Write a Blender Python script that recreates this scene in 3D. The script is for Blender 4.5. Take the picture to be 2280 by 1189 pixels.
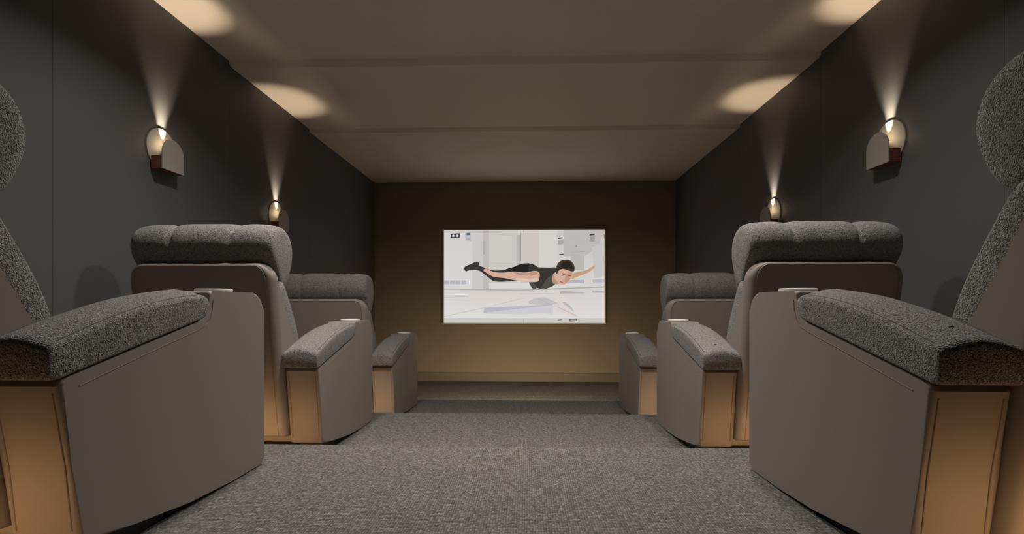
import bpy, bmesh, math, random
from mathutils import Vector, Matrix

random.seed(4)
for o in list(bpy.data.objects):
    bpy.data.objects.remove(o, do_unlink=True)
SC = bpy.context.scene
COL = SC.collection

# ------------------------------------------------------------------ camera, world, exposure
CZ = 1.059                                   # camera height above the lowest floor
cam_d = bpy.data.cameras.new('camera')
cam = bpy.data.objects.new('camera', cam_d)
COL.objects.link(cam)
cam.location = (0, 0, CZ)
cam.rotation_euler = (math.pi / 2, 0, 0.0317)
cam_d.sensor_width = 36.0
cam_d.lens = 36.0 * 1120 / 2280
cam_d.shift_y = 78.5 / 2280
cam_d.clip_start = 0.02
SC.camera = cam

world = bpy.data.worlds.new('world')
SC.world = world
world.use_nodes = True
world.node_tree.nodes['Background'].inputs[0].default_value = (0.05, 0.05, 0.055, 1)
world.node_tree.nodes['Background'].inputs[1].default_value = 0.2

vs = SC.view_settings
vs.view_transform = 'Standard'
vs.look = 'None'
vs.gamma = 1.0
vs.use_curve_mapping = False
vs.exposure = 0.0

DOWN_W = 13.0          # each side downlight
MID_W = 17.0           # downlight over the aisle
SCONCE_W = 21.0         # each wall sconce, narrow beam
STRIP_E = 34.0         # step light diffusers
SCREEN_E = 0.98        # lit picture

# ------------------------------------------------------------------ room measures
WL, WR = -2.070, 1.954
YB = -1.30
YT = [0.83, 2.1285, 3.4234, 4.7022]          # tier edges
YF = 6.7354                                  # screen wall
FZ = [0.600, 0.449, 0.301, 0.143, 0.0]       # tier floors, top to bottom
CE = [2.790, 2.7625, 2.7324, 2.7001, 2.674]  # ceiling heights, same bays


# ------------------------------------------------------------------ materials
def mat_base(name):
    m = bpy.data.materials.new(name)
    m.use_nodes = True
    nt = m.node_tree
    return m, nt, nt.nodes['Principled BSDF']


def nd(nt, t, **kw):
    n = nt.nodes.new(t)
    for k, v in kw.items():
        setattr(n, k, v)
    return n


def simple(name, col, rough=0.6, metal=0.0, bump=0.0, scale=300, spec=0.5, var=0.0, vscale=3.0):
    m, nt, b = mat_base(name)
    b.inputs['Base Color'].default_value = (*col, 1)
    b.inputs['Roughness'].default_value = rough
    b.inputs['Metallic'].default_value = metal
    b.inputs['Specular IOR Level'].default_value = spec
    tc = nd(nt, 'ShaderNodeTexCoord')
    if var > 0:
        n = nd(nt, 'ShaderNodeTexNoise')
        n.inputs['Scale'].default_value = vscale
        n.inputs['Detail'].default_value = 4
        nt.links.new(tc.outputs['Object'], n.inputs['Vector'])
        r = nd(nt, 'ShaderNodeMapRange')
        r.inputs['To Min'].default_value = 1 - var
        r.inputs['To Max'].default_value = 1 + var
        nt.links.new(n.outputs['Fac'], r.inputs['Value'])
        mx = nd(nt, 'ShaderNodeVectorMath', operation='SCALE')
        mx.inputs[0].default_value = col
        nt.links.new(r.outputs['Result'], mx.inputs['Scale'])
        nt.links.new(mx.outputs['Vector'], b.inputs['Base Color'])
    if bump > 0:
        n = nd(nt, 'ShaderNodeTexNoise')
        n.inputs['Scale'].default_value = scale
        n.inputs['Detail'].default_value = 3
        nt.links.new(tc.outputs['Object'], n.inputs['Vector'])
        bp = nd(nt, 'ShaderNodeBump')
        bp.inputs['Strength'].default_value = bump
        bp.inputs['Distance'].default_value = 0.001
        nt.links.new(n.outputs['Fac'], bp.inputs['Height'])
        nt.links.new(bp.outputs['Normal'], b.inputs['Normal'])
    return m


def ramp(nt, stops):
    r = nd(nt, 'ShaderNodeValToRGB')
    e = r.color_ramp.elements
    e[0].position, e[0].color = stops[0][0], (*stops[0][1], 1)
    e[1].position, e[1].color = stops[-1][0], (*stops[-1][1], 1)
    for p, c in stops[1:-1]:
        x = e.new(p)
        x.color = (*c, 1)
    return r


def boucle(name, dark, mid, light):
    m, nt, b = mat_base(name)
    b.inputs['Roughness'].default_value = 0.95
    b.inputs['Specular IOR Level'].default_value = 0.15
    b.inputs['Sheen Weight'].default_value = 0.15
    tc = nd(nt, 'ShaderNodeTexCoord')
    nz = nd(nt, 'ShaderNodeTexNoise')
    nz.inputs['Scale'].default_value = 160
    nz.inputs['Detail'].default_value = 2
    mix = nd(nt, 'ShaderNodeVectorMath', operation='MULTIPLY_ADD')
    mix.inputs[1].default_value = (0.006, 0.006, 0.006)
    nt.links.new(tc.outputs['Object'], nz.inputs['Vector'])
    nt.links.new(nz.outputs['Color'], mix.inputs[0])
    nt.links.new(tc.outputs['Object'], mix.inputs[2])
    vo = nd(nt, 'ShaderNodeTexVoronoi')
    vo.inputs['Scale'].default_value = 290
    nt.links.new(mix.outputs['Vector'], vo.inputs['Vector'])
    cr = ramp(nt, [(0.05, light), (0.38, mid), (0.75, dark)])
    nt.links.new(vo.outputs['Distance'], cr.inputs['Fac'])
    nt.links.new(cr.outputs['Color'], b.inputs['Base Color'])
    inv = nd(nt, 'ShaderNodeMath', operation='SUBTRACT')
    inv.inputs[0].default_value = 1.0
    nt.links.new(vo.outputs['Distance'], inv.inputs[1])
    bp = nd(nt, 'ShaderNodeBump')
    bp.inputs['Strength'].default_value = 0.9
    bp.inputs['Distance'].default_value = 0.003
    nt.links.new(inv.outputs['Value'], bp.inputs['Height'])
    nt.links.new(bp.outputs['Normal'], b.inputs['Normal'])
    return m


def carpet_mat():
    m, nt, b = mat_base('woven_carpet')
    b.inputs['Roughness'].default_value = 0.95
    b.inputs['Specular IOR Level'].default_value = 0.15
    tc = nd(nt, 'ShaderNodeTexCoord')
    mp = nd(nt, 'ShaderNodeMapping')
    mp.inputs['Scale'].default_value = (135, 108, 108)
    nt.links.new(tc.outputs['Object'], mp.inputs['Vector'])
    vo = nd(nt, 'ShaderNodeTexVoronoi')
    vo.inputs['Scale'].default_value = 1.0
    vo.inputs['Randomness'].default_value = 0.36
    nt.links.new(mp.outputs['Vector'], vo.inputs['Vector'])
    cr = ramp(nt, [(0.08, (0.300, 0.285, 0.262)), (0.42, (0.190, 0.182, 0.168)), (0.8, (0.075, 0.072, 0.068))])
    nt.links.new(vo.outputs['Distance'], cr.inputs['Fac'])
    # loops differ a little from one to the next
    sep = nd(nt, 'ShaderNodeSeparateColor')
    nt.links.new(vo.outputs['Color'], sep.inputs['Color'])
    mr = nd(nt, 'ShaderNodeMapRange')
    mr.inputs['To Min'].default_value = 0.72
    mr.inputs['To Max'].default_value = 1.30
    nt.links.new(sep.outputs['Red'], mr.inputs['Value'])
    sc = nd(nt, 'ShaderNodeVectorMath', operation='SCALE')
    nt.links.new(cr.outputs['Color'], sc.inputs[0])
    nt.links.new(mr.outputs['Result'], sc.inputs['Scale'])
    nt.links.new(sc.outputs['Vector'], b.inputs['Base Color'])
    inv = nd(nt, 'ShaderNodeMath', operation='SUBTRACT')
    inv.inputs[0].default_value = 1.0
    nt.links.new(vo.outputs['Distance'], inv.inputs[1])
    bp = nd(nt, 'ShaderNodeBump')
    bp.inputs['Strength'].default_value = 0.8
    bp.inputs['Distance'].default_value = 0.004
    nt.links.new(inv.outputs['Value'], bp.inputs['Height'])
    nt.links.new(bp.outputs['Normal'], b.inputs['Normal'])
    return m


def wood_mat():
    m, nt, b = mat_base('walnut')
    b.inputs['Roughness'].default_value = 0.5
    tc = nd(nt, 'ShaderNodeTexCoord')
    mp = nd(nt, 'ShaderNodeMapping')
    mp.inputs['Scale'].default_value = (18, 18, 260)
    nz = nd(nt, 'ShaderNodeTexNoise')
    nz.inputs['Scale'].default_value = 1.0
    nz.inputs['Detail'].default_value = 5
    nt.links.new(tc.outputs['Object'], mp.inputs['Vector'])
    nt.links.new(mp.outputs['Vector'], nz.inputs['Vector'])
    cr = ramp(nt, [(0.3, (0.070, 0.022, 0.012)), (0.55, (0.150, 0.055, 0.030)), (0.75, (0.21, 0.085, 0.048))])
    nt.links.new(nz.outputs['Fac'], cr.inputs['Fac'])
    nt.links.new(cr.outputs['Color'], b.inputs['Base Color'])
    return m


def emit_mat(name, col, strength):
    m = bpy.data.materials.new(name)
    m.use_nodes = True
    nt = m.node_tree
    nt.nodes.clear()
    out = nd(nt, 'ShaderNodeOutputMaterial')
    em = nd(nt, 'ShaderNodeEmission')
    em.inputs['Color'].default_value = (*col, 1)
    em.inputs['Strength'].default_value = strength
    nt.links.new(em.outputs[0], out.inputs[0])
    return m


def picture_mat():
    m = bpy.data.materials.new('lit_picture')
    m.use_nodes = True
    nt = m.node_tree
    nt.nodes.clear()
    out = nd(nt, 'ShaderNodeOutputMaterial')
    em = nd(nt, 'ShaderNodeEmission')
    at = nd(nt, 'ShaderNodeVertexColor')
    at.layer_name = 'pic'
    em.inputs['Strength'].default_value = SCREEN_E
    nt.links.new(at.outputs['Color'], em.inputs['Color'])
    nt.links.new(em.outputs[0], out.inputs[0])
    return m


M = dict(
    wall=simple('charcoal_wall_paint', (0.098, 0.095, 0.094), 0.6, bump=0.05, scale=400, spec=0.35, var=0.03, vscale=2),
    front=simple('brown_wall_paint', (0.215, 0.178, 0.135), 0.75, bump=0.05, scale=400, spec=0.25, var=0.03, vscale=2),
    ceil=simple('beige_ceiling_paint', (0.82, 0.70, 0.59), 0.85, spec=0.2),
    carpet=carpet_mat(),
    leather=simple('taupe_leather', (0.290, 0.246, 0.219), 0.55, bump=0.12, scale=700, spec=0.35, var=0.03, vscale=6),
    seam=simple('taupe_piping', (0.215, 0.170, 0.142), 0.6),
    fabric=boucle('grey_boucle', (0.135, 0.127, 0.119), (0.310, 0.294, 0.277), (0.490, 0.468, 0.442)),
    fseam=simple('grey_fabric_seam', (0.075, 0.070, 0.066), 0.95),
    black=simple('black_plastic', (0.012, 0.011, 0.011), 0.6),
    steel=simple('brushed_steel', (0.92, 0.90, 0.87), 0.22, 1.0),
    rim=simple('white_satin_rim', (0.86, 0.84, 0.80), 0.25),
    skirt=simple('dark_brown_skirting', (0.120, 0.097, 0.072), 0.6),
    chrome=simple('chrome', (0.9, 0.86, 0.8), 0.08, 1.0),
    plate=simple('greige_metal_paint', (0.36, 0.33, 0.28), 0.5, spec=0.4),
    wood=wood_mat(),
    frame=simple('cream_frame', (0.62, 0.55, 0.43), 0.45),
    alu=simple('aluminium', (0.5, 0.5, 0.5), 0.4, 1.0),
    strip=emit_mat('warm_led', (1.0, 0.58, 0.26), STRIP_E),
    strip2=emit_mat('warm_white_led', (1.0, 0.76, 0.47), STRIP_E * 26.0),
    lens=emit_mat('downlight_lens', (1.0, 0.93, 0.86), 6.0),
    bulb=emit_mat('sconce_led', (1.0, 0.80, 0.52), 1.5),
    white=simple('white_trim', (0.7, 0.68, 0.64), 0.5),
)


# ------------------------------------------------------------------ mesh helpers
def obj(name, bm, m, parent=None, smooth=None, keepn=False):
    if not keepn:
        bmesh.ops.recalc_face_normals(bm, faces=bm.faces[:])
    me = bpy.data.meshes.new(name)
    bm.to_mesh(me)
    bm.free()
    me.materials.append(m)
    if smooth is not None:
        for p in me.polygons:
            p.use_smooth = True
        me.set_sharp_from_angle(angle=math.radians(smooth))
    o = bpy.data.objects.new(name, me)
    COL.objects.link(o)
    o.parent = parent
    if smooth is not None and smooth <= 40:      # flat faces stay flat beside rounded edges
        wn = o.modifiers.new('flat_faces', 'WEIGHTED_NORMAL')
        wn.keep_sharp = True
        wn.weight = 100
    return o


def empty(name, loc=(0, 0, 0), rz=0.0):
    o = bpy.data.objects.new(name, None)
    o.empty_display_size = 0.1
    COL.objects.link(o)
    o.location = loc
    o.rotation_euler.z = rz
    return o


def tag(o, label, cat, group=None):
    o['label'] = label
    o['category'] = cat
    if group:
        o['group'] = group
    return o


def box(bm, x0, x1, y0, y1, z0, z1, bev=0.0, seg=2):
    r = bmesh.ops.create_cube(bm, size=1.0)
    vs_ = r['verts']
    for v in vs_:
        v.co = Vector(((x0 + x1) / 2 + v.co.x * (x1 - x0), (y0 + y1) / 2 + v.co.y * (y1 - y0),
                       (z0 + z1) / 2 + v.co.z * (z1 - z0)))
    if bev > 0:
        es = list({e for v in vs_ for e in v.link_edges})
        bmesh.ops.bevel(bm, geom=es, offset=bev, segments=seg, profile=0.5, affect='EDGES')
    return bm


def bbox(*a, **k):
    return box(bmesh.new(), *a, **k)


def extrude_x(prof, x0, x1, bev=0.0, seg=3):
    """prof: list of (y, z); a solid between x0 and x1"""
    bm = bmesh.new()
    a = [bm.verts.new((x0, y, z)) for y, z in prof]
    b = [bm.verts.new((x1, y, z)) for y, z in prof]
    f1 = bm.faces.new(a)
    f2 = bm.faces.new(b[::-1])
    n = len(prof)
    for i in range(n):
        bm.faces.new((a[i], b[i], b[(i + 1) % n], a[(i + 1) % n]))
    if bev > 0:
        es = list(f1.edges) + list(f2.edges)
        bmesh.ops.bevel(bm, geom=es, offset=bev, segments=seg, profile=0.5, affect='EDGES', clamp_overlap=True)
    return bm


def tube(bm, pts, r, n=6, closed=False):
    pts = [Vector(p) for p in pts]
    N = len(pts)
    rings = []
    up = None
    for i, p in enumerate(pts):
        if closed:
            t = pts[(i + 1) % N] - pts[i - 1]
        else:
            t = pts[min(i + 1, N - 1)] - pts[max(i - 1, 0)]
        t.normalize()
        if up is None:
            up = t.orthogonal().normalized()
        else:
            up = (up - t * up.dot(t))
            up = up.normalized() if up.length > 1e-6 else t.orthogonal().normalized()
        w = t.cross(up)
        rings.append([bm.verts.new(p + (up * math.cos(2 * math.pi * k / n) + w * math.sin(2 * math.pi * k / n)) * r)
                      for k in range(n)])
    for i in range(N if closed else N - 1):
        a, b = rings[i], rings[(i + 1) % N]
        for k in range(n):
            bm.faces.new((a[k], a[(k + 1) % n], b[(k + 1) % n], b[k]))
    if not closed:
        bm.faces.new(rings[0][::-1])
        bm.faces.new(rings[-1])
    return bm


def loft(rings, cap=True):
    bm = bmesh.new()
    R = [[bm.verts.new(p) for p in r] for r in rings]
    n = len(R[0])
    for a, b in zip(R, R[1:]):
        for k in range(n):
            bm.faces.new((a[k], a[(k + 1) % n], b[(k + 1) % n], b[k]))
    if cap:
        bm.faces.new(R[0][::-1])
        bm.faces.new(R[-1])
    return bm


def catmull(pts, per=4):
    n = len(pts)
    out = []
    for i in range(n):
        p0, p1, p2, p3 = (Vector(pts[(i + j - 1) % n]) for j in range(4))
        for k in range(per):
            t = k / per
            out.append(0.5 * (2 * p1 + (p2 - p0) * t + (2 * p0 - 5 * p1 + 4 * p2 - p3) * t * t
                              + (3 * p1 - p0 - 3 * p2 + p3) * t ** 3))
    return out


def arc(cx, cz, r, a0, a1, n):
    return [(cx + r * math.cos(math.radians(a0 + (a1 - a0) * i / n)),
             cz + r * math.sin(math.radians(a0 + (a1 - a0) * i / n))) for i in range(n + 1)]


def lathe(prof, n=32, bm=None):
    """prof: (r, z) around z axis"""
    bm = bm or bmesh.new()
    R = [[bm.verts.new((r * math.cos(2 * math.pi * k / n), r * math.sin(2 * math.pi * k / n), z)) for k in range(n)]
         for r, z in prof]
    for a, b in zip(R, R[1:]):
        for k in range(n):
            bm.faces.new((a[k], a[(k + 1) % n], b[(k + 1) % n], b[k]))
    bm.faces.new(R[0][::-1])
    bm.faces.new(R[-1])
    return bm


# ------------------------------------------------------------------ the room
def struct(o):
    o['kind'] = 'structure'
    return o


ys = [YB] + YT + [YF]
fl = [(YB, -0.15)]
for i in range(5):
    fl += [(ys[i], FZ[i]), (ys[i + 1], FZ[i])]
fl += [(YF, -0.15)]
struct(obj('floor', extrude_x(fl, WL, WR), M['carpet']))

cl = [(YB, 2.95)]
for i in range(5):
    cl += [(ys[i] + (0.045 if i else 0), CE[i]), (ys[i + 1], CE[i])]
cl += [(YF, 2.95)]
struct(obj('ceiling', extrude_x(cl, WL - 0.012, WR + 0.012), M['ceil']))

TH = 0.012
for side, xw, s in (('left', WL, -1), ('right', WR, 1)):
    xa, xb = sorted((xw + s * TH, xw + s * 0.12))
    w = struct(obj('wall_' + side, bbox(xa, xb, YB, YF, -0.15, 2.95), M['wall']))
    for i in range(5):
        xa, xb = sorted((xw, xw + s * TH))
        obj('wall_panel', bbox(xa, xb, ys[i] + 0.0004, ys[i + 1] - 0.0004, FZ[i] - (0.15 if i < 4 else 0.0), CE[i], bev=0.0016, seg=2),
            M['wall'], w, smooth=40)
struct(obj('wall_front', bbox(WL - 0.12, WR + 0.12, YF, YF + 0.12, -0.15, 2.95), M['front']))
struct(obj('wall_back', bbox(WL - 0.12, WR + 0.12, YB - 0.12, YB, -0.15, 2.95), M['wall']))
bprof = [(YF, 0.0), (YF - 0.016, 0.0), (YF - 0.016, 0.108), (YF - 0.010, 0.118), (YF, 0.118)]
struct(obj('baseboard_front', extrude_x(bprof, WL, WR), M['skirt']))


# ------------------------------------------------------------------ the screen
def srgb(c):
    return tuple(((v / 255) / 12.92 if v / 255 <= 0.04045 else ((v / 255 + 0.055) / 1.055) ** 2.4) for v in c)


SX0, SX1, SZ0, SZ1 = -1.137, 1.030, CZ - 0.291, CZ + 0.976
scr = tag(empty('wall_screen', ((SX0 + SX1) / 2, YF, SZ0)),
          'large flat screen on the front wall showing a gliding person in a white room', 'screen')
sw, sh = (SX1 - SX0) / 2, SZ1 - SZ0
obj('panel', bbox(-sw + 0.006, sw - 0.006, -0.040, 0.0, 0.006, sh - 0.006), M['black'], scr)
FW = 0.016
for (a, b, c, d) in ((-sw, sw, 0, FW), (-sw, sw, sh - FW, sh), (-sw, -sw + FW, FW, sh - FW), (sw - FW, sw, FW, sh - FW)):
    obj('frame_bar', bbox(a, b, -0.052, 0.0, c, d, bev=0.003), M['frame'], scr, smooth=40)

# the picture: flat coloured areas, each a hair in front of the one before
U0, U1, V0, V1 = 118, 1778, 140, 1110
bm = bmesh.new()
lay = bm.loops.layers.float_color.new('pic')
depth = [0]


def area(pts, cols):
    """pts in picture units; cols one colour or one for each point"""
    depth[0] += 1
    y = -0.0405 - depth[0] * 0.00006
    if isinstance(cols[0], (int, float)):
        cols = [cols] * len(pts)
    vs_ = []
    for (u, v) in pts:
        u = min(max(u, U0), U1)
        v = min(max(v, V0), V1)
        vs_.append(bm.verts.new((-sw + (u - U0) / (U1 - U0) * 2 * sw, y, sh - (v - V0) / (V1 - V0) * sh)))
    f = bm.faces.new(vs_)
    cmap = {v: srgb(c) for v, c in zip(vs_, cols)}
    for l in f.loops:
        l[lay] = (*cmap[l.vert], 1)
    if len(vs_) > 4:
        bmesh.ops.triangulate(bm, faces=[f])


def rect(u0, v0, u1, v1, c):
    area([(u0, v0), (u1, v0), (u1, v1), (u0, v1)], c)


def stroke(pts, w, c):
    for (a, b) in zip(pts, pts[1:]):
        d = Vector((b[0] - a[0], b[1] - a[1])).normalized() * w / 2
        area([(a[0] - d.y, a[1] + d.x), (b[0] - d.y, b[1] + d.x), (b[0] + d.y, b[1] - d.x), (a[0] + d.y, a[1] - d.x)], c)


def blob(pts, c, per=4):
    area([(p.x, p.y) for p in catmull(pts, per)], c)


area([(U0, V0), (U1, V0), (U1, V1), (U0, V1)], [(211, 208, 205), (200, 196, 193), (222, 218, 215), (222, 218, 216)])
rect(420, 140, 530, 750, (205, 201, 198))
rect(530, 140, 592, 1050, (192, 186, 184))
rect(592, 140, 880, 690, (204, 201, 196))
area([(600, 190), (830, 205), (830, 490), (600, 482)], (208, 205, 199))
stroke([(605, 190), (830, 207)], 5, (188, 184, 182))
stroke([(600, 484), (830, 492)], 5, (192, 188, 184))
rect(872, 200, 915, 560, (187, 183, 182))
stroke([(917, 175), (917, 470)], 4, (135, 132, 130))
stroke([(945, 140), (945, 175)], 4, (140, 136, 134))
rect(920, 190, 1100, 690, (206, 198, 193))
rect(1104, 150, 1290, 690, (213, 210, 206))
area([(1350, 140), (1770, 140), (1700, 330), (1560, 420), (1350, 420)], (190, 185, 182))
area([(1420, 400), (1560, 400), (1560, 560), (1420, 560)], (188, 184, 180))
stroke([(1425, 380), (1565, 372)], 4, (170, 166, 163))
stroke([(1425, 410), (1565, 404)], 4, (176, 172, 169))
area([(1640, 330), (1778, 250), (1778, 620), (1660, 640)], (199, 195, 192))
stroke([(541, 260), (541, 400)], 7, (166, 161, 162))
# little wall plates
area([(200, 186), (296, 181), (291, 230), (194, 233)], (72, 70, 68))
blob([(212, 208), (225, 194), (238, 208), (225, 220)], (226, 224, 222))
blob([(255, 207), (266, 193), (277, 207), (266, 221)], (226, 224, 222))
rect(350, 166, 410, 262, (196, 194, 196))
area([(362, 180), (396, 178), (396, 201), (360, 203)], (92, 102, 150))
rect(355, 232, 396, 250, (172, 169, 170))
area([(1296, 231), (1342, 226), (1342, 239), (1296, 244)], (54, 52, 50))
area([(1297, 258), (1356, 254), (1348, 300), (1297, 303)], (172, 168, 166))
area([(1305, 398), (1352, 395), (1352, 403), (1305, 406)], (58, 56, 54))
area([(1615, 197), (1665, 193), (1665, 206), (1615, 210)], (54, 52, 50))
area([(1617, 224), (1664, 220), (1673, 270), (1617, 273)], (160, 157, 156))
area([(1477, 314), (1486, 314), (1486, 323), (1477, 323)], (90, 88, 86))
area([(1755, 200), (1767, 198), (1771, 246), (1760, 244)], (150, 147, 145))
# wall vents and the line where wall and floor meet
rect(124, 655, 392, 712, (222, 220, 219))
for a, b in ((126, 182), (187, 240), (245, 300), (305, 362), (369, 380)):
    rect(a, 664, b, 704, (184, 181, 192))
area([(1375, 652), (1570, 648), (1570, 700), (1372, 705)], (222, 219, 219))
area([(1385, 662), (1562, 657), (1562, 694), (1382, 698)], (184, 181, 194))
area([(1632, 645), (1778, 640), (1778, 692), (1632, 697)], (222, 219, 219))
area([(1644, 655), (1778, 650), (1778, 686), (1644, 690)], (190, 187, 195))
area([(124, 744), (900, 758), (1778, 724), (1778, 738), (900, 769), (124, 758)], (178, 173, 173))
area([(124, 758), (900, 769), (1778, 738), (1778, 1050), (124, 1050)],
     [(214, 209, 205), (216, 208, 204), (212, 208, 206), (224, 220, 217), (224, 221, 219)])
# floor reflections
stroke([(128, 806), (390, 812)], 6, (236, 233, 231))
stroke([(128, 838), (380, 828)], 7, (196, 192, 191))
stroke([(128, 860), (400, 870)], 5, (206, 202, 200))
stroke([(900, 802), (1250, 800)], 6, (200, 196, 195))
area([(1310, 780), (1340, 772), (1565, 786), (1565, 797), (1312, 800)], (184, 180, 181))
area([(1640, 768), (1778, 776), (1778, 792), (1640, 788)], (180, 176, 178))
stroke([(128, 1035), (530, 945), (960, 840)], 6, (200, 196, 196))
area([(545, 945), (1245, 908), (1245, 925), (560, 1000), (535, 1000)], (186, 184, 194))
area([(570, 990), (1245, 915), (1245, 1010), (1110, 1000), (1080, 960), (930, 1010), (560, 1005)], (206, 204, 209))
blob([(1000, 900), (1030, 858), (1150, 838), (1260, 880), (1300, 910), (1150, 915)], (196, 192, 191))
stroke([(1100, 850), (1230, 915)], 5, (182, 178, 178))
area([(1240, 910), (1335, 890), (1500, 1030), (1440, 1025), (1245, 960)], (222, 210, 208))
blob([(1340, 890), (1400, 905), (1460, 985), (1430, 965)], (190, 186, 186))
stroke([(1290, 935), (1480, 1025)], 7, (184, 180, 182))
# lower band
area([(124, 1048), (1778, 1048), (1778, 1104), (124, 1104)], (205, 202, 195))
stroke([(945, 1055), (945, 1100)], 4, (150, 147, 144))
area([(1290, 1066), (1334, 1059), (1334, 1066), (1290, 1073)], (96, 93, 92))
area([(1411, 1058), (1486, 1052), (1486, 1078), (1411, 1084)], (92, 89, 88))
area([(1422, 1064), (1478, 1060), (1478, 1071), (1422, 1076)], (160, 157, 156))
# a plainly drawn person stretched out as in a front crawl
DK, DK2, DK3 = (58, 55, 52), (40, 37, 34), (80, 76, 72)
SK, SK2, SK3 = (212, 174, 154), (190, 148, 126), (226, 194, 178)
blob([(1430, 620), (1470, 585), (1560, 566), (1600, 552), (1650, 522), (1668, 528), (1640, 560), (1590, 592), (1500, 625), (1440, 650)], (196, 160, 128))
blob([(338, 545), (350, 520), (400, 500), (455, 474), (482, 478), (488, 505), (470, 545), (440, 556), (390, 560), (355, 572)], DK)
blob([(440, 500), (520, 525), (620, 560), (740, 560), (830, 545), (900, 505), (960, 493), (1010, 495), (1060, 560), (1040, 640), (960, 665), (860, 668), (740, 678), (640, 672), (580, 630), (500, 570), (440, 552)], DK)
blob([(760, 556), (850, 525), (920, 496), (1000, 492), (1060, 510), (1090, 545), (1010, 575), (880, 580)], DK2)
stroke([(520, 545), (640, 612), (840, 640)], 7, DK3)
blob([(1000, 510), (1080, 530), (1200, 534), (1290, 540), (1300, 620), (1270, 700), (1200, 740), (1140, 752), (1070, 735), (1010, 680)], DK)
blob([(1190, 640), (1270, 600), (1262, 690), (1185, 742), (1120, 748)], DK3)
blob([(1000, 684), (1040, 690), (1080, 735), (1060, 748), (1030, 742)], DK3)
blob([(560, 545), (640, 578), (740, 585), (840, 575), (960, 585), (1060, 568), (1105, 590), (1106, 640), (1085, 678), (980, 680), (860, 664), (740, 640), (640, 628), (570, 590), (535, 565)], SK)
blob([(850, 580), (960, 592), (1060, 578), (1090, 600), (1000, 618), (880, 606)], SK2)
blob([(880, 640), (1000, 650), (1080, 640), (1075, 670), (980, 674), (880, 662)], SK3)
blob([(1245, 600), (1300, 590), (1320, 660), (1300, 702), (1240, 686)], SK2)
blob([(1262, 590), (1300, 560), (1380, 545), (1440, 572), (1446, 620), (1410, 665), (1370, 704), (1320, 708), (1280, 670), (1256, 630)], SK)
blob([(1380, 600), (1436, 585), (1430, 630), (1390, 680), (1360, 690)], SK2)
blob([(1275, 585), (1280, 520), (1310, 475), (1360, 458), (1420, 466), (1456, 510), (1462, 560), (1440, 576), (1390, 562), (1340, 550), (1300, 570), (1285, 600)], (66, 56, 48))
blob([(1320, 520), (1370, 470), (1420, 480), (1440, 530), (1390, 545)], (46, 38, 32))
stroke([(1335, 596), (1372, 612)], 9, (96, 66, 54))
stroke([(1398, 618), (1424, 616)], 8, (96, 66, 54))
stroke([(1345, 690), (1310, 676)], 9, (176, 84, 80))
obj('picture', bm, picture_mat(), scr)


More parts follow.
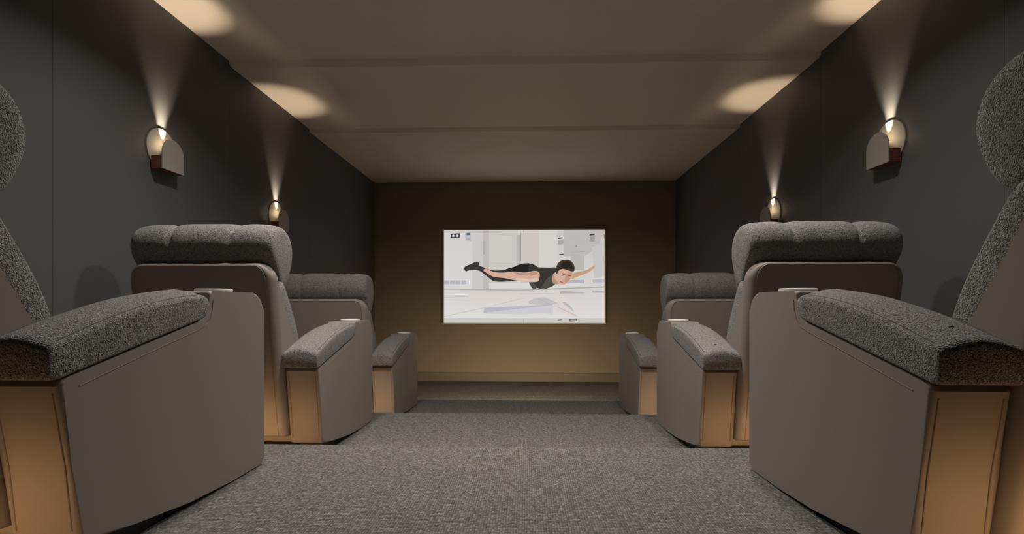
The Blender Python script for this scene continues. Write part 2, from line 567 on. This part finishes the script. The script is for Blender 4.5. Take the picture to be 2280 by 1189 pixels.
# ------------------------------------------------------------------ recliners
def recliner():
    root = empty('recliner')
    AW, SW = 0.160, 0.345                      # arm width, half the seat width
    # -- arms
    prof = ([(-0.020, 0.430), (0.012, 0.250), (0.030, 0.095), (0.040, 0.072), (0.060, 0.064), (0.190, 0.046), (0.400, 0.018),
             (0.600, 0.006), (0.790, 0.004)]
            + arc(0.797, 0.022, 0.018, -80, 0, 4)
            + [(0.815, 0.300), (0.815, 0.560)]
            + arc(0.740, 0.570, 0.075, 6, 90, 8)
            + [(0.505, 0.645)] + arc(0.499, 0.633, 0.012, 90, 180, 3)
            + [(0.486, 0.605)] + [(0.484, 0.590), (0.476, 0.572), (0.458, 0.559), (0.430, 0.549)]
            + [(0.210, 0.497), (0.010, 0.449), (-0.012, 0.443)])
    for s in (-1, 1):
        x0, x1 = sorted((s * SW, s * (SW + AW)))
        a = obj('armrest', extrude_x(prof, x0, x1, bev=0.011, seg=3), M['leather'], root, smooth=38)
        # piping let into both long edges of the back end and along the outer side
        b2 = bmesh.new()
        for xx in (x0 + 0.016, x1 - 0.016):
            tube(b2, [(xx, y - 0.0002, z) for y, z in ((-0.0165, 0.415), (0.012, 0.250), (0.030, 0.100))], 0.0022)
        for xx in (x0, x1):
            tube(b2, [(xx, y, z) for y, z in ((0.030, 0.424), (0.210, 0.471), (0.425, 0.524), (0.463, 0.536),
                                             (0.492, 0.560), (0.503, 0.590), (0.505, 0.617))], 0.0016)
        obj('piping', b2, M['seam'], a, smooth=60)
        # fabric pad lying on the slope
        st = [(-0.046, 0.458, 0.504, 0.80), (-0.044, 0.450, 0.514, 0.93), (-0.036, 0.446, 0.522, 0.985), (-0.018, 0.446, 0.528, 1.0)]
        for k in range(1, 11):
            t = k / 10
            y = -0.018 + t * 0.458
            st.append((y, 0.4465 + (y + 0.018) * 0.2400, 0.528 + 0.098 * t + 0.022 * math.sin(t * math.pi * 0.9), 1.0))
        st += [(0.462, 0.564, 0.631, 0.99), (0.474, 0.572, 0.626, 0.96), (0.480, 0.584, 0.616, 0.88)]
        rings = []
        hw = AW / 2 + 0.006
        cx = (x0 + x1) / 2
        for (y, zb, zt, k) in st:
            w = hw * (0.86 + 0.14 * k)
            r = min(0.014, (zt - zb) * 0.45)
            ring = []
            for (sx, zc, a0) in ((1, zb + 0.010, -90), (1, zt - r, 0), (-1, zt - r, 90), (-1, zb + 0.010, 180)):
                rr = 0.010 if zc == zb + 0.010 else r
                for q in range(5):
                    an = math.radians(a0 + 90 * q / 4)
                    ring.append((cx + sx * (w - rr) + rr * math.cos(an), y, zc + rr * math.sin(an)))
                if a0 == 0:
                    for q in (0.25, 0.5, 0.75):
                        ring.append((cx + (w - r) * (1 - 2 * q), y, zt + 0.017 * math.sin(math.pi * q) * min(1, k)))
            rings.append(ring)
        pad = obj('arm_pad', loft(rings), M['fabric'], a, smooth=50)
        b3 = bmesh.new()
        for sx in (-1, 1):
            pts = [(cx + sx * (hw - 0.012), y, zt - 0.0008) for (y, zb, zt, k) in st[3:14]]
            tube(b3, pts, 0.0016)
        obj('pad_seam', b3, M['fseam'], a, smooth=60)
        # cup holder let into the flat front of the arm: polished rim round a well
        b4 = lathe([(0.036, 0.000), (0.056, 0.000), (0.058, 0.003), (0.058, 0.008), (0.055, 0.011), (0.047, 0.011),
                    (0.044, 0.009), (0.043, 0.003), (0.036, 0.002)], 40)
        bmesh.ops.translate(b4, verts=b4.verts[:], vec=(cx, 0.635, 0.6452))
        obj('cup_holder', b4, M['rim'], a, smooth=40)
        if s < 0:
            b5 = lathe([(0.0065, 0.0), (0.0065, 0.0022), (0.005, 0.003), (0.002, 0.0032)], 16)
            bmesh.ops.translate(b5, verts=b5.verts[:], vec=(cx - 0.005, 0.028, 0.5578))
            obj('recline_button', b5, M['black'], a, smooth=40)
        # recessed foot below the arm
        obj('foot', bbox(cx - 0.055, cx + 0.055, 0.090, 0.740, 0.0, 0.055), M['black'], root)
    # -- seat between the arms
    obj('seat_base', bbox(-SW + 0.004, SW - 0.004, 0.085, 0.765, 0.060, 0.330, bev=0.012), M['leather'], root, smooth=40)
    xs = [-1 + 2 * i / 24 for i in range(25)]
    sp = [(0.13, 0.335), (0.45, 0.333), (0.72, 0.335), (0.80, 0.36), (0.815, 0.42), (0.79, 0.475), (0.70, 0.500),
          (0.45, 0.500), (0.25, 0.490), (0.14, 0.470), (0.10, 0.40)]

    def cushion(pr, hw_, per, p, crease=None, power=0.25):
        c = catmull([(y, z) for y, z in pr], per)
        my = sum(q.x for q in c) / len(c)
        mz = sum(q.y for q in c) / len(c)
        rings = []
        us = [-1, -0.992, -0.975, -0.945, -0.90, -0.84]
        us = us + [-0.78 + 1.56 * i / 48 for i in range(49)] + [-u for u in us[::-1]]
        for u in us:
            e = max(0.0, 1 - abs(u) ** p) ** (1 / p)
            sc = (1 - power) + power * e
            if abs(u) >= 0.999:
                sc = (1 - power)
            ring = []
            for q in c:
                dy, dz = q.x - my, q.y - mz
                k = sc
                if crease:
                    k *= crease(u, math.atan2(dz, dy))
                ring.append((u * hw_, my + dy * k, mz + dz * k))
            rings.append(ring)
        return loft(rings)

    obj('seat_cushion', cushion(sp, SW - 0.006, 4, 10, None, 0.12), M['fabric'], root, smooth=60)
    obj('footrest', bbox(-SW + 0.010, SW - 0.010, 0.767, 0.805, 0.075, 0.325, bev=0.014, seg=3), M['leather'], root, smooth=40)
    # -- back shell: rounded slab leaning back
    zb, zt = 0.105, 0.940
    hw_ = SW - 0.002

    def yb(z):
        return -0.003 - (z - 0.10) * 0.165

    def yf(z):
        return min(0.200, 0.097 - (z - 0.56) * 0.596)

    def outline(ins):
        r = 0.085
        pts = []
        for (sx, cz_, rr, a0) in ((1, zb + 0.012, 0.012, -90), (1, zt - r, r, 0), (-1, zt - r, r, 90), (-1, zb + 0.012, 0.012, 180)):
            for q in range(9):
                an = math.radians(a0 + 90 * q / 8)
                r2, r3 = max(rr - ins, 0.001), max(rr - ins * 0.42, 0.001)
                pts.append((sx * (hw_ - rr if rr > ins else hw_ - ins - 0.001) + r2 * math.cos(an), cz_ + r3 * math.sin(an)))
            if a0 == -90:
                pts += [(hw_ - ins, zz) for zz in (0.30, 0.387, 0.45, 0.56, 0.70)]
            if a0 == 90:
                pts += [(-hw_ + ins, zz) for zz in (0.70, 0.56, 0.45, 0.387, 0.30)]
        return pts
    rings = []
    for ins, off in ((0.036, 0.0), (0.026, 0.002), (0.016, 0.007), (0.008, 0.015), (0.002, 0.028), (0.0, 0.040)):
        rings.append([(x, yb(z) + off, z) for x, z in outline(ins)])
    rings.append([(x, max(yf(z) - 0.010, yb(z) + 0.045), z) for x, z in outline(0.0)])
    rings.append([(x, max(yf(z), yb(z) + 0.055), z) for x, z in outline(0.010)])
    shell = obj('back_shell', loft(rings), M['leather'], root, smooth=32)
    b6 = tube(bmesh.new(), [(x, yb(z) + 0.0008, z) for x, z in outline(0.037)], 0.0024, closed=True)
    obj('piping', b6, M['seam'], shell, smooth=60)
    # -- back cushion
    bp = [(0.20, 0.500), (0.155, 0.515), (0.137, 0.575), (0.110, 0.640), (0.072, 0.710), (0.026, 0.785), (-0.010, 0.838),
          (-0.042, 0.862), (-0.074, 0.830), (-0.055, 0.750), (0.000, 0.630), (0.050, 0.520), (0.12, 0.480)]
    obj('back_cushion', cushion(bp, SW - 0.004, 4, 9, None, 0.20), M['fabric'], root, smooth=60)
    # -- headrest roll with a fold towards each end
    hp = [(-0.022, 0.812), (0.026, 0.832), (0.068, 0.892), (0.096, 0.975), (0.088, 1.045), (0.050, 1.100), (-0.015, 1.128),
          (-0.078, 1.120), (-0.122, 1.080), (-0.134, 1.020), (-0.116, 0.965), (-0.088, 0.928), (-0.062, 0.882)]

    def crease(u, an):
        k = 1.0
        up = 0.5 + 0.5 * math.sin(an)
        for c in (-1, 1):
            d = (u - c * (0.46 + 0.05 * math.cos(an))) / 0.022
            k -= 0.085 * math.exp(-d * d) * (0.60 + 0.40 * up)
            d2 = (u - c * (0.46 + 0.05 * math.cos(an))) / 0.10
            k -= 0.045 * math.exp(-d2 * d2) * up
        return k
    obj('headrest', cushion(hp, SW - 0.008, 5, 4.8, crease, 0.35), M['fabric'], root, smooth=70)
    return root


def copy_tree(o, parent=None):
    c = o.copy()
    COL.objects.link(c)
    c.parent = parent
    for ch in list(o.children):
        copy_tree(ch, c)
    return c


XL, XR = -0.9985, 0.8125
HALF = 0.505
spots = []
fronts = (1.874, 3.1995, 4.5215)
rows = ('in the row nearest the camera', 'in the middle row', 'in the row nearest the screen')
proto = recliner()
first = True
for r in range(3):
    for side, xc in (('left', XL - HALF), ('right', XR + HALF)):
        o = proto if first else copy_tree(proto)
        first = False
        o.location = (xc, fronts[r] - 0.815, FZ[r + 1])
        tag(o, 'grey boucle recliner with taupe shell %s, %s of the aisle' % (rows[r], side), 'recliner',
            'cinema recliners beside the aisle')


# ------------------------------------------------------------------ wall sconces
def sconce(loc, s, label):
    """local: x out from the wall, y along it, z up; s = +1 on the left wall, -1 on the right"""
    root = tag(empty('wall_sconce', loc), label, 'wall light', 'wall sconces')
    if s < 0:
        root.rotation_euler.z = math.pi

    def disc(name, r, zc, x0, x1, m):
        b = lathe([(r - 0.0015, x0), (r, x0 + 0.001), (r, x1 - 0.001), (r - 0.0015, x1)], 64)
        bmesh.ops.rotate(b, verts=b.verts[:], cent=(0, 0, 0), matrix=Matrix.Rotation(math.pi / 2, 3, 'Y'))
        bmesh.ops.translate(b, verts=b.verts[:], vec=(0, 0, zc))
        return obj(name, b, m, root, smooth=40)
    disc('wall_disc', 0.116, 0.126, 0.0, 0.007, M['plate'])
    obj('wood_block', bbox(0.007, 0.066, -0.086, 0.086, 0.0, 0.071, bev=0.0012), M['wood'], root, smooth=40)
    pr = [(-0.086, 0.0), (0.086, 0.0)] + arc(0, 0.092, 0.086, 0, 180, 28)
    obj('front_plate', extrude_x(pr, 0.066, 0.072, bev=0.001, seg=2), M['plate'], root, smooth=40)
    b = lathe([(0.004, 0.071), (0.004, 0.090), (0.006, 0.0905), (0.006, 0.094), (0.003, 0.0945)], 16)
    bmesh.ops.translate(b, verts=b.verts[:], vec=(0.037, 0, 0))
    obj('stem', b, M['chrome'], root, smooth=40)
    b = bmesh.new()
    bmesh.ops.create_uvsphere(b, u_segments=32, v_segments=20, radius=0.017)
    bmesh.ops.translate(b, verts=b.verts[:], vec=(0.037, 0, 0.110))
    ball = obj('lamp_ball', b, M['chrome'], root, smooth=60)
    b = lathe([(0.009, 0.1255), (0.009, 0.1275), (0.004, 0.1285)], 20)
    bmesh.ops.translate(b, verts=b.verts[:], vec=(0.037, 0, 0))
    obj('lens', b, M['bulb'], ball, smooth=40)
    for nm, size, blend, w, tilt in (('beam', 48, 0.75, SCONCE_W, 0), ('wash', 34, 1.0, SCONCE_W * 0.9, 20), ('halo', 110, 1.0, SCONCE_W * 0.22, -55)):
        ld = bpy.data.lights.new('sconce_' + nm, 'SPOT')
        ld.energy = w
        ld.color = (1.0, 0.84, 0.63)
        ld.spot_size = math.radians(size)
        ld.spot_blend = blend
        ld.shadow_soft_size = 0.006
        lo = bpy.data.objects.new('sconce_' + nm, ld)
        COL.objects.link(lo)
        lo.parent = root
        lo.location = (0.047, 0, 0.134)
        lo.rotation_euler = (math.pi, math.radians(-tilt), 0)
    return root


for bay, ym, word in ((1, (YT[1] + YT[2]) / 2, 'nearer'), (2, (YT[2] + YT[3]) / 2, 'farther')):
    zb_ = CZ + 0.735 - (0.155 if bay == 2 else 0)
    sconce((WL, ym, zb_), 1, 'disc wall sconce with walnut block on the left wall, the %s of two' % word)
    sconce((WR, ym, zb_), -1, 'disc wall sconce with walnut block on the right wall, the %s of two' % word)


# ------------------------------------------------------------------ step lights under the tier edges
def step_light(x0, x1, i, label):
    y, z = YT[i], FZ[i]
    t = tag(empty('step_light', ((x0 + x1) / 2, y, z - 0.045)), label, 'step light', 'step light strips')
    h = (x1 - x0) / 2
    pr = [(0.0, 0.0), (0.012, 0.0), (0.012, 0.003), (0.004, 0.003), (0.004, 0.017), (0.012, 0.017), (0.012, 0.020), (0.0, 0.020)]
    obj('channel', extrude_x(pr, -h, h), M['alu'], t)
    if i < 3:
        dp = [(0.004, 0.003), (0.0105, 0.003), (0.0105, 0.017), (0.004, 0.017)]
    else:                                       # angled diffuser, turned down to the floor in front of the screen
        dp = [(0.004, 0.0095), (0.0042, 0.0095), (0.0118, 0.017), (0.004, 0.017)]
    obj('diffuser', extrude_x(dp, -h, h), M['strip' if i < 3 else 'strip2'], t)
    return t


rw = ('first', 'second', 'third')
for i in range(3):
    step_light(WL + 0.08, XL - 0.01, i, 'warm strip light on the step behind the %s left recliner' % rw[i])
    step_light(XR + 0.01, WR - 0.08, i, 'warm strip light on the step behind the %s right recliner' % rw[i])
step_light(-0.80, 0.66, 3, 'long warm strip light on the lowest step facing the screen wall')


# ------------------------------------------------------------------ ceiling downlights
def downlight(x, y, z, label, w):
    t = tag(empty('downlight', (x, y, z)), label, 'ceiling light', 'ceiling downlights')
    obj('trim', lathe([(0.050, -0.001), (0.072, -0.001), (0.072, -0.004), (0.066, -0.008), (0.056, -0.008), (0.050, -0.004)], 40),
        M['white'], t, smooth=40)
    obj('lens', lathe([(0.049, -0.0085), (0.050, -0.0095), (0.045, -0.010)], 32), M['lens'], t, smooth=40)
    ld = bpy.data.lights.new('downlight_lamp', 'AREA')
    ld.shape = 'DISK'
    ld.size = 0.12
    ld.energy = w
    ld.color = (1.0, 0.94, 0.88)
    ld.spread = math.radians(132)
    lo = bpy.data.objects.new('downlight_lamp', ld)
    COL.objects.link(lo)
    lo.parent = t
    lo.location = (0, 0, -0.014)
    return t


downlight(-1.06, 2.26, CE[2], 'round recessed ceiling downlight left of the aisle, above the second row', DOWN_W)
downlight(0.94, 2.26, CE[2], 'round recessed ceiling downlight right of the aisle, above the second row', DOWN_W * 0.75)
downlight(-0.06, 2.36, CE[2], 'round recessed ceiling downlight over the middle of the aisle', MID_W)
